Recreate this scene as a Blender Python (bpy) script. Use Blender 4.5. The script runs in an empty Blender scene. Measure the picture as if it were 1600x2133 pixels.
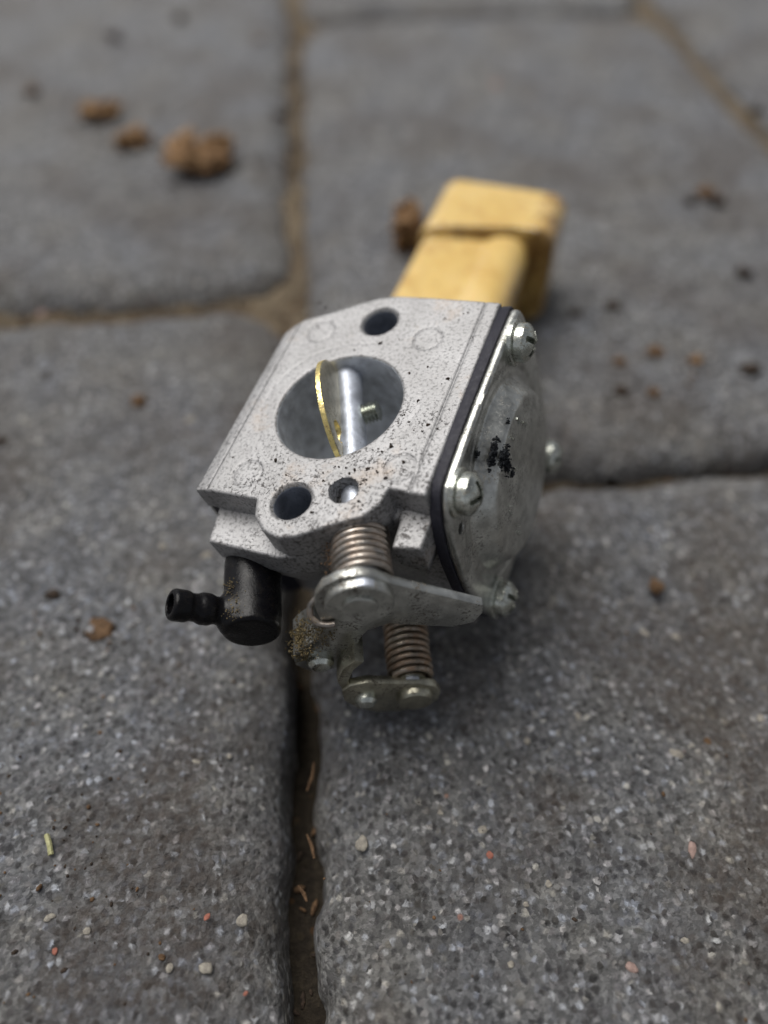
import bpy, bmesh, math, random
import numpy as np
from mathutils import Matrix, Vector, noise as mnoise

S = bpy.context.scene
COL = S.collection
random.seed(7)
MM = 0.001

# ------------------------------------------------------------------ camera
H = 0.1059                                   # lens height above the pavers (m)
PITCH = 49.0                                 # degrees below the horizon
cam = bpy.data.cameras.new('camera')
cam.sensor_fit = 'VERTICAL'
cam.sensor_height = 8.40
cam.sensor_width = 6.30
cam.lens = 6.5
cam.clip_start = 0.005
cam.clip_end = 200
cam.dof.use_dof = True
cam.dof.focus_distance = 0.099
cam.dof.aperture_fstop = 1.6
camo = bpy.data.objects.new('camera', cam)
COL.objects.link(camo)
camo.location = (0, 0, H)
camo.rotation_euler = (math.radians(90 - PITCH), 0, 0)
S.camera = camo

# ------------------------------------------------------------------ sky and sun (overcast)
SUN_EL, SUN_AZ = 66.0, -48.0                 # azimuth from +Y, positive to the right
w = bpy.data.worlds.new('World')
S.world = w
w.use_nodes = True
wt = w.node_tree
for n_ in list(wt.nodes):
    wt.nodes.remove(n_)
sky = wt.nodes.new('ShaderNodeTexSky')
sky.sky_type = 'NISHITA'
sky.sun_disc = False
sky.sun_elevation = math.radians(SUN_EL)
sky.sun_rotation = math.radians(SUN_AZ)
sky.dust_density = 2.0
sky.air_density = 0.4
hs = wt.nodes.new('ShaderNodeHueSaturation')
hs.inputs['Saturation'].default_value = 0.22
bg = wt.nodes.new('ShaderNodeBackground')
bg.inputs['Strength'].default_value = 0.05
wo = wt.nodes.new('ShaderNodeOutputWorld')
wt.links.new(sky.outputs[0], hs.inputs['Color'])
wt.links.new(hs.outputs[0], bg.inputs[0])
wt.links.new(bg.outputs[0], wo.inputs[0])
sd = bpy.data.lights.new('sun', 'SUN')
sd.energy = 1.5
sd.angle = math.radians(48)
sd.color = (1.0, 0.965, 0.92)
so = bpy.data.objects.new('sun', sd)
COL.objects.link(so)
_a, _e = math.radians(SUN_AZ), math.radians(SUN_EL)
so.rotation_euler = Vector((math.sin(_a) * math.cos(_e), math.cos(_a) * math.cos(_e), math.sin(_e))).to_track_quat('Z', 'Y').to_euler()

S.view_settings.view_transform = 'Standard'
S.view_settings.look = 'None'
S.view_settings.exposure = 1.25
S.view_settings.gamma = 1.0

# ------------------------------------------------------------------ helpers: objects
def empty(name, label, cat, loc=(0, 0, 0), group=None, matrix=None):
    o = bpy.data.objects.new(name, None)
    COL.objects.link(o)
    o.empty_display_size = 0.005
    if matrix is not None:
        o.matrix_world = matrix
    else:
        o.location = loc
    tag(o, label, cat, group)
    return o

def tag(o, label=None, cat=None, group=None, kind=None):
    if label: o['label'] = label
    if cat: o['category'] = cat
    if group: o['group'] = group
    if kind: o['kind'] = kind
    return o

def mesh(name, V, F, mat, smooth=True, sharp=None):
    me = bpy.data.meshes.new(name)
    V = np.asarray(V, dtype=np.float32)
    if isinstance(F, np.ndarray):
        me.vertices.add(len(V)); me.vertices.foreach_set('co', V.ravel())
        k = F.shape[1]
        me.loops.add(F.size); me.loops.foreach_set('vertex_index', F.astype(np.int32).ravel())
        me.polygons.add(len(F))
        me.polygons.foreach_set('loop_start', np.arange(0, F.size, k, dtype=np.int32))
        me.polygons.foreach_set('loop_total', np.full(len(F), k, dtype=np.int32))
        me.update(calc_edges=True)
    else:
        me.from_pydata([tuple(map(float, v)) for v in V], [], F)
        me.update()
    me.validate()
    if smooth:
        me.polygons.foreach_set('use_smooth', np.ones(len(me.polygons), dtype=bool))
        if sharp is not None:
            me.set_sharp_from_angle(angle=math.radians(sharp))
    if mat: me.materials.append(mat)
    return me

def link(name, me, parent=None):
    o = bpy.data.objects.new(name, me)
    COL.objects.link(o)
    if parent is not None:
        o.parent = parent
    return o

def bm_mesh(name, bm, mat, smooth=True, sharp=35, M=None):
    if M is not None:
        bmesh.ops.transform(bm, matrix=M, verts=bm.verts)
    bmesh.ops.recalc_face_normals(bm, faces=bm.faces)
    me = bpy.data.meshes.new(name)
    bm.to_mesh(me); bm.free()
    if smooth:
        me.polygons.foreach_set('use_smooth', np.ones(len(me.polygons), dtype=bool))
        if sharp: me.set_sharp_from_angle(angle=math.radians(sharp))
    if mat: me.materials.append(mat)
    return me

def m4(cols, loc=(0, 0, 0)):
    a, b, c = cols
    return Matrix(((a[0], b[0], c[0], loc[0]), (a[1], b[1], c[1], loc[1]), (a[2], b[2], c[2], loc[2]), (0, 0, 0, 1)))

def prism(name, poly, z0, z1, mat, M=None, bev=0.2, seg=2, holes=()):
    bm = bmesh.new()
    vs = [bm.verts.new((p[0], p[1], z0)) for p in poly]
    f = bm.faces.new(vs)
    r = bmesh.ops.extrude_face_region(bm, geom=[f])
    for v in r['geom']:
        if isinstance(v, bmesh.types.BMVert):
            v.co.z = z1
    bmesh.ops.recalc_face_normals(bm, faces=bm.faces)
    if bev:
        ed = [e for e in bm.edges if abs(e.verts[0].co.z - e.verts[1].co.z) < 1e-6]
        bmesh.ops.bevel(bm, geom=ed, offset=bev, segments=seg, profile=0.5, affect='EDGES', clamp_overlap=True)
    return bm_mesh(name, bm, mat, M=M, sharp=40)

def lathe(name, prof, mat, M=None, n=40, sharp=35):
    """prof = (radius, z) pairs, turned about z"""
    V, F = [], []
    for r, z in prof:
        for i in range(n):
            a = 2 * math.pi * i / n
            V.append((r * math.cos(a), r * math.sin(a), z))
    for k in range(len(prof) - 1):
        for i in range(n):
            j = (i + 1) % n
            F.append((k * n + i, k * n + j, (k + 1) * n + j, (k + 1) * n + i))
    bm = bmesh.new()
    bv = [bm.verts.new(v) for v in V]
    for f in F:
        bm.faces.new([bv[i] for i in f])
    bmesh.ops.remove_doubles(bm, verts=bm.verts, dist=1e-5)
    return bm_mesh(name, bm, mat, M=M, sharp=sharp)

def tube(name, pts, rad, mat, M=None, n=10, cap=True):
    P = np.array(pts, float)
    T = np.gradient(P, axis=0)
    T /= np.linalg.norm(T, axis=1)[:, None] + 1e-12
    R = np.broadcast_to(np.asarray(rad, float), (len(P),))
    a = np.array([0.31, 0.52, 0.79]); a = a - T[0] * (a @ T[0]); a /= np.linalg.norm(a)
    V = []
    for i in range(len(P)):
        a = a - T[i] * (a @ T[i]); a /= np.linalg.norm(a) + 1e-12
        b = np.cross(T[i], a)
        for k in range(n):
            t = 2 * math.pi * k / n
            V.append(P[i] + R[i] * (math.cos(t) * a + math.sin(t) * b))
    F = []
    for i in range(len(P) - 1):
        for k in range(n):
            l = (k + 1) % n
            F.append((i * n + k, i * n + l, (i + 1) * n + l, (i + 1) * n + k))
    if cap:
        F.append(tuple(range(n))[::-1]); F.append(tuple((len(P) - 1) * n + k for k in range(n)))
    V = np.array(V)
    if M is not None:
        A = np.array(M)
        V = V @ A[:3, :3].T + A[:3, 3]
    return mesh(name, V, F, mat, sharp=50)

# ------------------------------------------------------------------ helpers: signed distance solids
def surface_nets(f, lo, hi, h):
    ax = [np.arange(lo[i], hi[i] + h, h, dtype=np.float32) for i in range(3)]
    X, Y, Z = ax[0][:, None, None], ax[1][None, :, None], ax[2][None, None, :]
    G = np.broadcast_to(f(X, Y, Z), (len(ax[0]), len(ax[1]), len(ax[2]))).astype(np.float32)
    I = G < 0
    c = np.zeros(tuple(s - 1 for s in G.shape), np.int8)
    for dx in (0, 1):
        for dy in (0, 1):
            for dz in (0, 1):
                c += I[dx:dx + c.shape[0], dy:dy + c.shape[1], dz:dz + c.shape[2]]
    act = (c > 0) & (c < 8)
    idx = np.argwhere(act)
    num = np.full(c.shape, -1, np.int32)
    num[act] = np.arange(len(idx))
    cor = np.array([(a, b, d) for a in (0, 1) for b in (0, 1) for d in (0, 1)])
    val = np.stack([G[idx[:, 0] + k[0], idx[:, 1] + k[1], idx[:, 2] + k[2]] for k in cor], 1)
    acc = np.zeros((len(idx), 3)); cnt = np.zeros(len(idx))
    for i in range(8):
        for j in range(i + 1, 8):
            if np.abs(cor[i] - cor[j]).sum() != 1: continue
            vi, vj = val[:, i], val[:, j]
            m = (vi < 0) != (vj < 0)
            t = vi[m] / (vi[m] - vj[m])
            acc[m] += cor[i] + t[:, None] * (cor[j] - cor[i]); cnt[m] += 1
    V = (idx + acc / cnt[:, None]) * h + np.array(lo)
    Fs = []
    for axn in range(3):
        a, b = I.take(range(0, I.shape[axn] - 1), axn), I.take(range(1, I.shape[axn]), axn)
        e = np.argwhere(a != b)
        sgn = a[e[:, 0], e[:, 1], e[:, 2]]
        u, v = (axn + 1) % 3, (axn + 2) % 3
        ok = (e[:, u] > 0) & (e[:, v] > 0) & (e[:, u] < c.shape[u]) & (e[:, v] < c.shape[v])
        e, sgn = e[ok], sgn[ok]
        q = []
        for du, dv in ((-1, -1), (0, -1), (0, 0), (-1, 0)):
            k = e.copy(); k[:, u] += du; k[:, v] += dv
            q.append(num[k[:, 0], k[:, 1], k[:, 2]])
        q = np.stack(q, 1)
        q[~sgn] = q[~sgn][:, ::-1]
        Fs.append(q)
    F = np.concatenate(Fs)
    for it in range(3):                       # pull the points onto the true surface
        x, y, z = V.T
        d0 = f(x, y, z); e = 0.02
        g = np.stack([f(x + e, y, z) - f(x - e, y, z), f(x, y + e, z) - f(x, y - e, z), f(x, y, z + e) - f(x, y, z - e)], 1) / (2 * e)
        st = d0[:, None] * g / (np.maximum((g * g).sum(1), 0.25)[:, None])
        V = V - np.clip(st, -0.5 * h, 0.5 * h)
    return V, F

def sdf_mesh(name, f, lo, hi, h, mat, M=None, sharp=38):
    V, F = surface_nets(f, lo, hi, h)
    if M is not None:
        A = np.array(M); V = V @ A[:3, :3].T + A[:3, 3]
    return mesh(name, V, F, mat, sharp=sharp)

def poly2(P, x, y):
    """signed distance to a closed polygon"""
    P = np.array(P, float)
    d = None; s = None
    for i in range(len(P)):
        a, b = P[i], P[i - 1]
        ex, ey = b - a
        wx, wy = x - a[0], y - a[1]
        t = np.clip((wx * ex + wy * ey) / (ex * ex + ey * ey), 0, 1)
        dd = (wx - ex * t) ** 2 + (wy - ey * t) ** 2
        c1, c2, c3 = y >= a[1], y < b[1], ex * wy > ey * wx
        flip = (c1 & c2 & c3) | (~c1 & ~c2 & ~c3)
        d = dd if d is None else np.minimum(d, dd)
        s = np.where(flip, -1.0, 1.0) if s is None else np.where(flip, -s, s)
    return s * np.sqrt(d)

def extr(d2, z, z0, z1, r=0.3):
    dz = np.maximum(z0 - z, z - z1)
    a, b = d2 + r, dz + r
    return np.minimum(np.maximum(a, b), 0) + np.sqrt(np.maximum(a, 0) ** 2 + np.maximum(b, 0) ** 2) - r

def smin(a, b, k):
    h = np.clip(0.5 + 0.5 * (b - a) / k, 0, 1)
    return b + (a - b) * h - k * h * (1 - h)
def smax(a, b, k): return -smin(-a, -b, k)

def cyl(x, y, z, p, d, r, l0=-1e3, l1=1e3, rr=0.15):
    d = np.array(d, float); d /= np.linalg.norm(d)
    u = (x - p[0]) * d[0] + (y - p[1]) * d[1] + (z - p[2]) * d[2]
    q = np.sqrt(np.maximum((x - p[0]) ** 2 + (y - p[1]) ** 2 + (z - p[2]) ** 2 - u * u, 1e-9)) - r
    return extr(q, u, l0, l1, rr)

def smooth_poly(P, it=2):
    P = np.array(P, float)
    for _ in range(it):
        Q = np.roll(P, -1, 0)
        P = np.stack([0.75 * P + 0.25 * Q, 0.25 * P + 0.75 * Q], 1).reshape(-1, 2)
    return P

# value noise on the plane, for relief that is real geometry
def vnoise(x, y, seed=0):
    xi, yi = np.floor(x).astype(np.int64), np.floor(y).astype(np.int64)
    fx, fy = x - xi, y - yi
    fx, fy = fx * fx * (3 - 2 * fx), fy * fy * (3 - 2 * fy)
    def hsh(a, b):
        n = (a * 374761393 + b * 668265263 + seed * 982451653) & 0x7fffffff
        n = ((n ^ (n >> 13)) * 1274126177) & 0x7fffffff
        return ((n ^ (n >> 16)) & 0xffff) / 65535.0
    return (hsh(xi, yi) * (1 - fx) + hsh(xi + 1, yi) * fx) * (1 - fy) + (hsh(xi, yi + 1) * (1 - fx) + hsh(xi + 1, yi + 1) * fx) * fy

# ------------------------------------------------------------------ helpers: materials
class Mat:
    def __init__(s, name, **kw):
        s.m = bpy.data.materials.new(name); s.m.use_nodes = True
        s.t = s.m.node_tree; s.b = s.t.nodes['Principled BSDF']
        s.tc = s.t.nodes.new('ShaderNodeTexCoord')
        for k, v in kw.items(): s.set(k, v)
    def set(s, k, v):
        i = s.b.inputs[k]
        if isinstance(v, tuple) and len(v) == 3 and i.type == 'RGBA': v = v + (1,)
        if hasattr(v, 'is_output'): s.t.links.new(v, i)
        else: i.default_value = v
    def _in(s, n, k, v):
        if hasattr(v, 'is_output'): s.t.links.new(v, n.inputs[k])
        else:
            if isinstance(v, tuple) and len(v) == 3 and n.inputs[k].type == 'RGBA': v = v + (1,)
            n.inputs[k].default_value = v
    def vec(s, scale=(1, 1, 1), rot=(0, 0, 0), loc=(0, 0, 0), src='Object'):
        n = s.t.nodes.new('ShaderNodeMapping')
        n.inputs['Scale'].default_value = scale; n.inputs['Rotation'].default_value = rot; n.inputs['Location'].default_value = loc
        s.t.links.new(s.tc.outputs[src], n.inputs[0])
        return n.outputs[0]
    def noise(s, scale, detail=4, rough=0.55, vec=None, dist=0.0, out='Fac'):
        n = s.t.nodes.new('ShaderNodeTexNoise')
        n.inputs['Scale'].default_value = scale; n.inputs['Detail'].default_value = detail
        n.inputs['Roughness'].default_value = rough; n.inputs['Distortion'].default_value = dist
        s.t.links.new(vec if vec is not None else s.tc.outputs['Object'], n.inputs['Vector'])
        return n.outputs[out]
    def voro(s, scale, feature='F1', out='Distance', vec=None, rnd=1.0):
        n = s.t.nodes.new('ShaderNodeTexVoronoi'); n.feature = feature
        n.inputs['Scale'].default_value = scale; n.inputs['Randomness'].default_value = rnd
        s.t.links.new(vec if vec is not None else s.tc.outputs['Object'], n.inputs['Vector'])
        return n.outputs[out]
    def ramp(s, fac, *stops, mode='LINEAR'):
        n = s.t.nodes.new('ShaderNodeValToRGB'); n.color_ramp.interpolation = mode
        cr = n.color_ramp
        while len(cr.elements) > 1: cr.elements.remove(cr.elements[-1])
        for i, (p, c) in enumerate(stops):
            if not isinstance(c, tuple): c = (c, c, c)
            e = cr.elements[0] if i == 0 else cr.elements.new(p)
            e.position = p; e.color = c + (1,)
        s._in(n, 0, fac)
        return n.outputs[0]
    def mix(s, fac, a, b, mode='MIX'):
        n = s.t.nodes.new('ShaderNodeMixRGB'); n.blend_type = mode
        s._in(n, 0, fac); s._in(n, 1, a); s._in(n, 2, b)
        return n.outputs[0]
    def math(s, op, a, b=0.0, clamp=False):
        n = s.t.nodes.new('ShaderNodeMath'); n.operation = op; n.use_clamp = clamp
        s._in(n, 0, a); s._in(n, 1, b)
        return n.outputs[0]
    def sep(s, src='Object', vec=None):
        n = s.t.nodes.new('ShaderNodeSeparateXYZ')
        s.t.links.new(vec if vec is not None else s.tc.outputs[src], n.inputs[0])
        return n.outputs
    def bump(s, hgt, dist, strength=1.0, nrm=None):
        n = s.t.nodes.new('ShaderNodeBump')
        n.inputs['Strength'].default_value = strength; n.inputs['Distance'].default_value = dist
        s._in(n, 'Height', hgt)
        if nrm is not None: s.t.links.new(nrm, n.inputs['Normal'])
        s.t.links.new(n.outputs[0], s.b.inputs['Normal'])
        return n.outputs[0]

# the object space of every mesh below is in millimetres
def mk_cast():
    m = Mat('cast_aluminium', Metallic=0.7)
    big = m.noise(0.16, 5, 0.6)
    grain = m.noise(2.2, 3, 0.6)
    base = m.ramp(big, (0.3, (0.29, 0.288, 0.288)), (0.7, (0.39, 0.39, 0.395)))
    base = m.mix(0.8, base, m.ramp(grain, (0.36, 0.40), (0.47, 0.93), (0.68, 1.15)), 'MULTIPLY')
    # brown film of old fuel
    st = m.ramp(m.noise(0.12, 5, 0.65, vec=m.vec(loc=(3, 8, 1))), (0.58, 0.0), (0.75, 0.5))
    base = m.mix(st, base, (0.36, 0.27, 0.19))
    # clinging black grit, thicker in some zones than in others
    zone = m.ramp(m.noise(0.09, 3, 0.5, vec=m.vec(loc=(11.5, 2.0, 4))), (0.42, 0.0), (0.62, 1.0))
    zone = m.math('ADD', m.math('MULTIPLY', zone, 0.5), m.ramp(m.sep()[1], (0.0, 0.0), (1.0, 0.0)))
    xyz = m.sep()
    lean = m.math('ADD', m.math('MULTIPLY', xyz[0], 0.018), m.math('MULTIPLY', xyz[1], -0.024))     # more grit has settled towards the levers
    zone = m.math('ADD', zone, m.math('ADD', lean, 0.12), True)
    zone = m.math('MULTIPLY', zone, m.ramp(m.noise(0.45, 4, 0.6, vec=m.vec(loc=(2, 9, 3))), (0.36, 0.35), (0.60, 1.0)))
    fine = m.noise(2.3, 6, 0.72, dist=0.5)
    speck = m.math('MULTIPLY', m.math('SUBTRACT', fine, m.math('SUBTRACT', 0.675, m.math('MULTIPLY', zone, 0.17))), 22.0, True)
    sp2 = m.math('MULTIPLY', m.math('SUBTRACT', m.noise(1.3, 6, 0.8, dist=0.4, vec=m.vec(loc=(7, 7, 7))), m.math('SUBTRACT', 0.72, m.math('MULTIPLY', zone, 0.10))), 30.0, True)
    spk = m.math('MAXIMUM', speck, sp2)
    base = m.mix(m.math('MULTIPLY', spk, 0.85), base, (0.035, 0.028, 0.024))
    m.set('Base Color', base)
    m.set('Metallic', m.math('SUBTRACT', 0.7, m.math('MULTIPLY', spk, 0.65)))
    m.set('Roughness', m.ramp(grain, (0.3, 0.5), (0.7, 0.66)))
    hgt = m.math('ADD', m.math('MULTIPLY', m.noise(3.2, 4, 0.6), 0.8), m.math('MULTIPLY', spk, 0.35))
    m.bump(hgt, 0.00009, 0.9)
    return m.m

def mk_zinc(name='zinc_plate', col=(0.56, 0.58, 0.53), rough=0.34, dirt=0.5, rust=0.0, metal=1.0):
    m = Mat(name, Metallic=1.0)
    n1 = m.noise(0.5, 5, 0.6); n2 = m.noise(2.6, 3, 0.6)
    dark = tuple(c * 0.55 for c in col)
    base = m.mix(m.ramp(n1, (0.35, 0.0), (0.7, 1.0)), dark, col)
    d = m.ramp(m.math('MULTIPLY', m.ramp(n2, (0.45, 0.0), (0.62, 1.0)), m.ramp(m.noise(0.35, 4), (0.42, 0.0), (0.62, 1.0))), (0.2, 0.0), (0.8, dirt))
    base = m.mix(d, base, (0.06, 0.045, 0.03))
    spk = m.math('LESS_THAN', m.voro(2.2), m.math('SUBTRACT', m.math('MULTIPLY', m.noise(0.4, 3), 0.42), 0.1))
    d = m.math('MAXIMUM', d, m.math('MULTIPLY', spk, 0.8))
    base = m.mix(m.math('MULTIPLY', spk, 0.8), base, (0.03, 0.026, 0.02))
    if rust:
        r = m.ramp(m.noise(0.55, 6, 0.7, vec=m.vec(loc=(5, 1, 9))), (0.40, 0.0), (0.58, rust))
        base = m.mix(r, base, m.ramp(n2, (0.3, (0.16, 0.075, 0.03)), (0.7, (0.34, 0.19, 0.09))))
        d = m.math('MAXIMUM', d, r)
    m.set('Base Color', base)
    m.set('Metallic', m.math('SUBTRACT', metal, m.math('MULTIPLY', d, 0.9 * metal)))
    m.set('Roughness', m.math('ADD', m.math('MULTIPLY', n2, 0.22), m.math('ADD', m.math('MULTIPLY', d, 0.3), rough - 0.11)))
    m.bump(m.math('ADD', m.noise(1.4, 5, 0.6), m.math('MULTIPLY', spk, 0.3)), 0.00008, 0.6)
    return m.m

def mk_rubber(name, col, rough, bumpd=0.00006, dust=0.4, dustcol=(0.10, 0.08, 0.05)):
    m = Mat(name)
    m.set('Specular IOR Level', 0.2)
    n1 = m.noise(1.5, 5, 0.65)
    base = m.mix(m.ramp(n1, (0.5, 0.0), (0.8, dust)), col, dustcol)
    m.set('Base Color', base)
    m.set('Roughness', m.ramp(m.noise(0.8, 4), (0.3, rough - 0.1), (0.7, rough + 0.12)))
    m.bump(m.noise(2.6, 5, 0.65), bumpd, 0.8)
    return m.m

def mk_brass():
    m = Mat('brass', Metallic=1.0)
    n2 = m.noise(1.6, 5, 0.65)
    base = m.mix(m.ramp(n2, (0.5, 0.0), (0.68, 0.9)), (0.80, 0.66, 0.28), (0.12, 0.07, 0.03))
    m.set('Base Color', base)
    m.set('Metallic', m.ramp(n2, (0.5, 1.0), (0.68, 0.2)))
    m.set('Roughness', m.ramp(n2, (0.4, 0.3), (0.7, 0.6)))
    m.bump(m.noise(3.0, 3), 0.00004, 0.6)
    return m.m

def mk_yellow():
    m = Mat('aged_yellow_plastic', Roughness=0.3)
    n1 = m.noise(0.08, 5, 0.6)
    base = m.ramp(n1, (0.25, (0.55, 0.35, 0.095)), (0.5, (0.63, 0.44, 0.15)), (0.75, (0.70, 0.52, 0.23)))
    gr = m.ramp(m.noise(0.17, 5, 0.65, vec=m.vec(scale=(1, 0.7, 1))), (0.52, 0.0), (0.70, 0.7))
    base = m.mix(gr, base, (0.42, 0.24, 0.06))
    dk = m.ramp(m.noise(0.55, 5, 0.7, vec=m.vec(loc=(4, 4, 0))), (0.62, 0.0), (0.72, 0.8))
    base = m.mix(dk, base, (0.07, 0.035, 0.014))
    # old oil soaked into the seam under the cap
    xyz = m.sep()
    seam = m.math('SUBTRACT', 1.0, m.math('ABSOLUTE', m.math('MULTIPLY', m.math('SUBTRACT', m.math('SUBTRACT', xyz[1], m.math('MULTIPLY', xyz[0], 0.26)), m.math('ADD', 2.6, m.math('MULTIPLY', m.noise(0.3, 3), 1.2))), 0.62)), True)
    seam = m.math('MULTIPLY', seam, m.ramp(m.noise(0.22, 4, 0.65, vec=m.vec(loc=(1, 2, 3))), (0.36, 0.1), (0.58, 1.0)))
    base = m.mix(seam, base, (0.10, 0.045, 0.012))
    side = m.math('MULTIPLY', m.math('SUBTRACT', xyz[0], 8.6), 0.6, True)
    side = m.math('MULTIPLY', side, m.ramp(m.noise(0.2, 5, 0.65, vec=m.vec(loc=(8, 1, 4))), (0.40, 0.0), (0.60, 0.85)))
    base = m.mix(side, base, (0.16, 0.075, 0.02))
    m.set('Base Color', base)
    m.set('Coat Weight', 0.5); m.set('Coat Roughness', 0.08); m.set('Subsurface Weight', 0.15); m.set('Subsurface Radius', (1.0, 0.5, 0.15)); m.set('Subsurface Scale', 0.0015)
    m.set('Roughness', m.ramp(m.noise(0.5, 4), (0.3, 0.12), (0.7, 0.28)))
    m.bump(m.noise(0.22, 2, 0.4), 0.0002, 0.35)
    return m.m

def mk_paver(name='concrete_paver', seed=0.0):
    m = Mat(name)
    v0 = m.vec(loc=(seed * 31.0, seed * 17.0, seed * 7.0))
    big = m.noise(0.03, 6, 0.66, vec=v0)
    mid = m.noise(0.22, 5, 0.65, vec=v0)
    base = m.ramp(mid, (0.3, (0.085, 0.084, 0.088)), (0.52, (0.140, 0.140, 0.144)), (0.72, (0.195, 0.194, 0.193)))
    nd = m.t.nodes.new('ShaderNodeVectorMath'); nd.operation = 'MULTIPLY_ADD'
    m.t.links.new(m.noise(0.9, 3, vec=v0, out='Color'), nd.inputs[0]); nd.inputs[1].default_value = (1.1, 1.1, 1.1); m.t.links.new(v0, nd.inputs[2])
    vd = nd.outputs[0]
    # sand grains and fines in the concrete
    g1 = m.voro(0.95, out='Color', vec=vd); g1s = m.sep(vec=g1)
    d1 = m.voro(0.95, vec=vd)
    tint = m.ramp(g1s[1], (0.0, (0.93, 0.97, 1.10)), (0.4, (1.0, 1.0, 1.03)), (0.7, (1.04, 0.98, 1.0)), (1.0, (1.08, 1.02, 0.90)))
    gcol = m.mix(1.0, m.ramp(g1s[0], (0.0, (0.015, 0.014, 0.013)), (0.3, (0.060, 0.058, 0.060)), (0.55, (0.135, 0.135, 0.138)), (0.8, (0.28, 0.285, 0.295)), (1.0, (0.44, 0.45, 0.46))), tint, 'MULTIPLY')
    grain = m.mix(m.ramp(d1, (0.30, 1.0), (0.58, 0.0)), base, gcol)
    base = m.mix(0.85, base, grain)
    g2 = m.voro(1.75, out='Color', vec=vd); g2s = m.sep(vec=g2)
    base = m.mix(0.5, base, m.mix(1.0, base, m.ramp(g2s[1], (0.0, 0.22), (0.5, 0.85), (1.0, 2.1)), 'MULTIPLY'))
    tone = m.noise(0.05, 3, vec=m.vec(loc=(seed * 3 + 40, 11, 5)))
    base = m.mix(1.0, base, m.ramp(tone, (0.35, (0.95, 0.98, 1.01)), (0.65, (1.05, 1.03, 0.95))), 'MULTIPLY')
    # brown dirt film lying in patches
    dirt = m.ramp(big, (0.46, 0.0), (0.60, 0.85))
    dirt = m.math('MULTIPLY', dirt, m.ramp(m.noise(0.6, 4, 0.7, vec=v0), (0.35, 0.2), (0.65, 1.0)))
    base = m.mix(dirt, base, (0.060, 0.045, 0.034))
    pit = m.ramp(m.noise(0.42, 4, 0.6, vec=m.vec(loc=(seed * 5 + 9, 3, 2))), (0.63, 0.0), (0.74, 0.85))
    base = m.mix(pit, base, (0.030, 0.024, 0.019))
    # pale, tan and brick-red stone chips
    cells = m.sep(vec=m.voro(0.26, out='Color', vec=v0)); cd = m.voro(0.26, vec=v0)
    size = m.math('MULTIPLY', m.math('SUBTRACT', cells[0], 0.5), 0.42)
    chip = m.math('MULTIPLY', m.math('SUBTRACT', size, m.math('ADD', cd, m.math('MULTIPLY', m.noise(1.2, 2, vec=v0), 0.06))), 18.0, True)
    chip = m.math('MULTIPLY', chip, m.math('GREATER_THAN', cells[2], 0.55))
    ccol = m.ramp(cells[1], (0.0, (0.28, 0.27, 0.24)), (0.3, (0.34, 0.32, 0.27)), (0.5, (0.24, 0.25, 0.27)), (0.7, (0.28, 0.22, 0.16)), (0.85, (0.32, 0.15, 0.11)), (0.95, (0.22, 0.2, 0.19)))
    base = m.mix(m.math('MULTIPLY', chip, 0.9), base, ccol)
    base = m.mix(1.0, base, (0.92, 0.925, 0.93), 'MULTIPLY')
    m.set('Base Color', base)
    m.set('Specular IOR Level', 0.6)
    m.set('Roughness', m.ramp(m.noise(0.5, 4, vec=v0), (0.3, 0.40), (0.7, 0.62)))
    hg = m.math('ADD', m.math('MULTIPLY', m.noise(1.1, 6, 0.7, vec=v0), 1.0), m.math('MULTIPLY', d1, -0.35))
    hg = m.math('SUBTRACT', hg, m.math('MULTIPLY', pit, 0.5))
    m.bump(hg, 0.0012, 0.9)
    return m.m

def mk_soil(name='joint_sand_and_soil'):
    m = Mat(name)
    n1 = m.noise(0.06, 5, 0.65); n2 = m.noise(0.9, 5, 0.7)
    base = m.ramp(n2, (0.25, (0.036, 0.027, 0.019)), (0.5, (0.11, 0.085, 0.06)), (0.75, (0.25, 0.20, 0.13)))
    base = m.mix(m.ramp(n1, (0.4, 0.0), (0.65, 0.8)), base, m.ramp(n2, (0.3, (0.15, 0.12, 0.08)), (0.7, (0.36, 0.29, 0.20))))
    c = m.sep(vec=m.voro(0.55, out='Color')); cd = m.voro(0.55)
    bit = m.math('MULTIPLY', m.math('LESS_THAN', cd, 0.3), m.math('GREATER_THAN', c[0], 0.72))
    base = m.mix(m.math('MULTIPLY', bit, 0.8), base, m.ramp(c[1], (0.0, (0.30, 0.15, 0.06)), (0.5, (0.32, 0.25, 0.15)), (1.0, (0.02, 0.015, 0.01))))
    # shade painted into the soil colour: dark in the near joint, easing farther off
    near_shade = m.ramp(m.math('MULTIPLY', m.math('ADD', m.sep()[1], m.math('MULTIPLY', m.noise(0.05, 4), 60.0)), 0.004), (0.34, 0.17), (0.80, 0.8))
    base = m.mix(1.0, base, near_shade, 'MULTIPLY')
    m.set('Base Color', base); m.set('Roughness', 0.9); m.set('Specular IOR Level', 0.2)
    m.bump(m.noise(0.9, 6, 0.7), 0.0012, 0.9)
    return m.m

def mk_dirt(name, a, b, sc=1.2, rough=0.85):
    m = Mat(name, Roughness=rough)
    n = m.noise(sc, 5, 0.7)
    m.set('Base Color', m.ramp(n, (0.32, a), (0.66, b)))
    m.set('Specular IOR Level', 0.25)
    m.bump(m.noise(sc * 2, 5, 0.7), 0.0005, 0.9)
    return m.m

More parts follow.
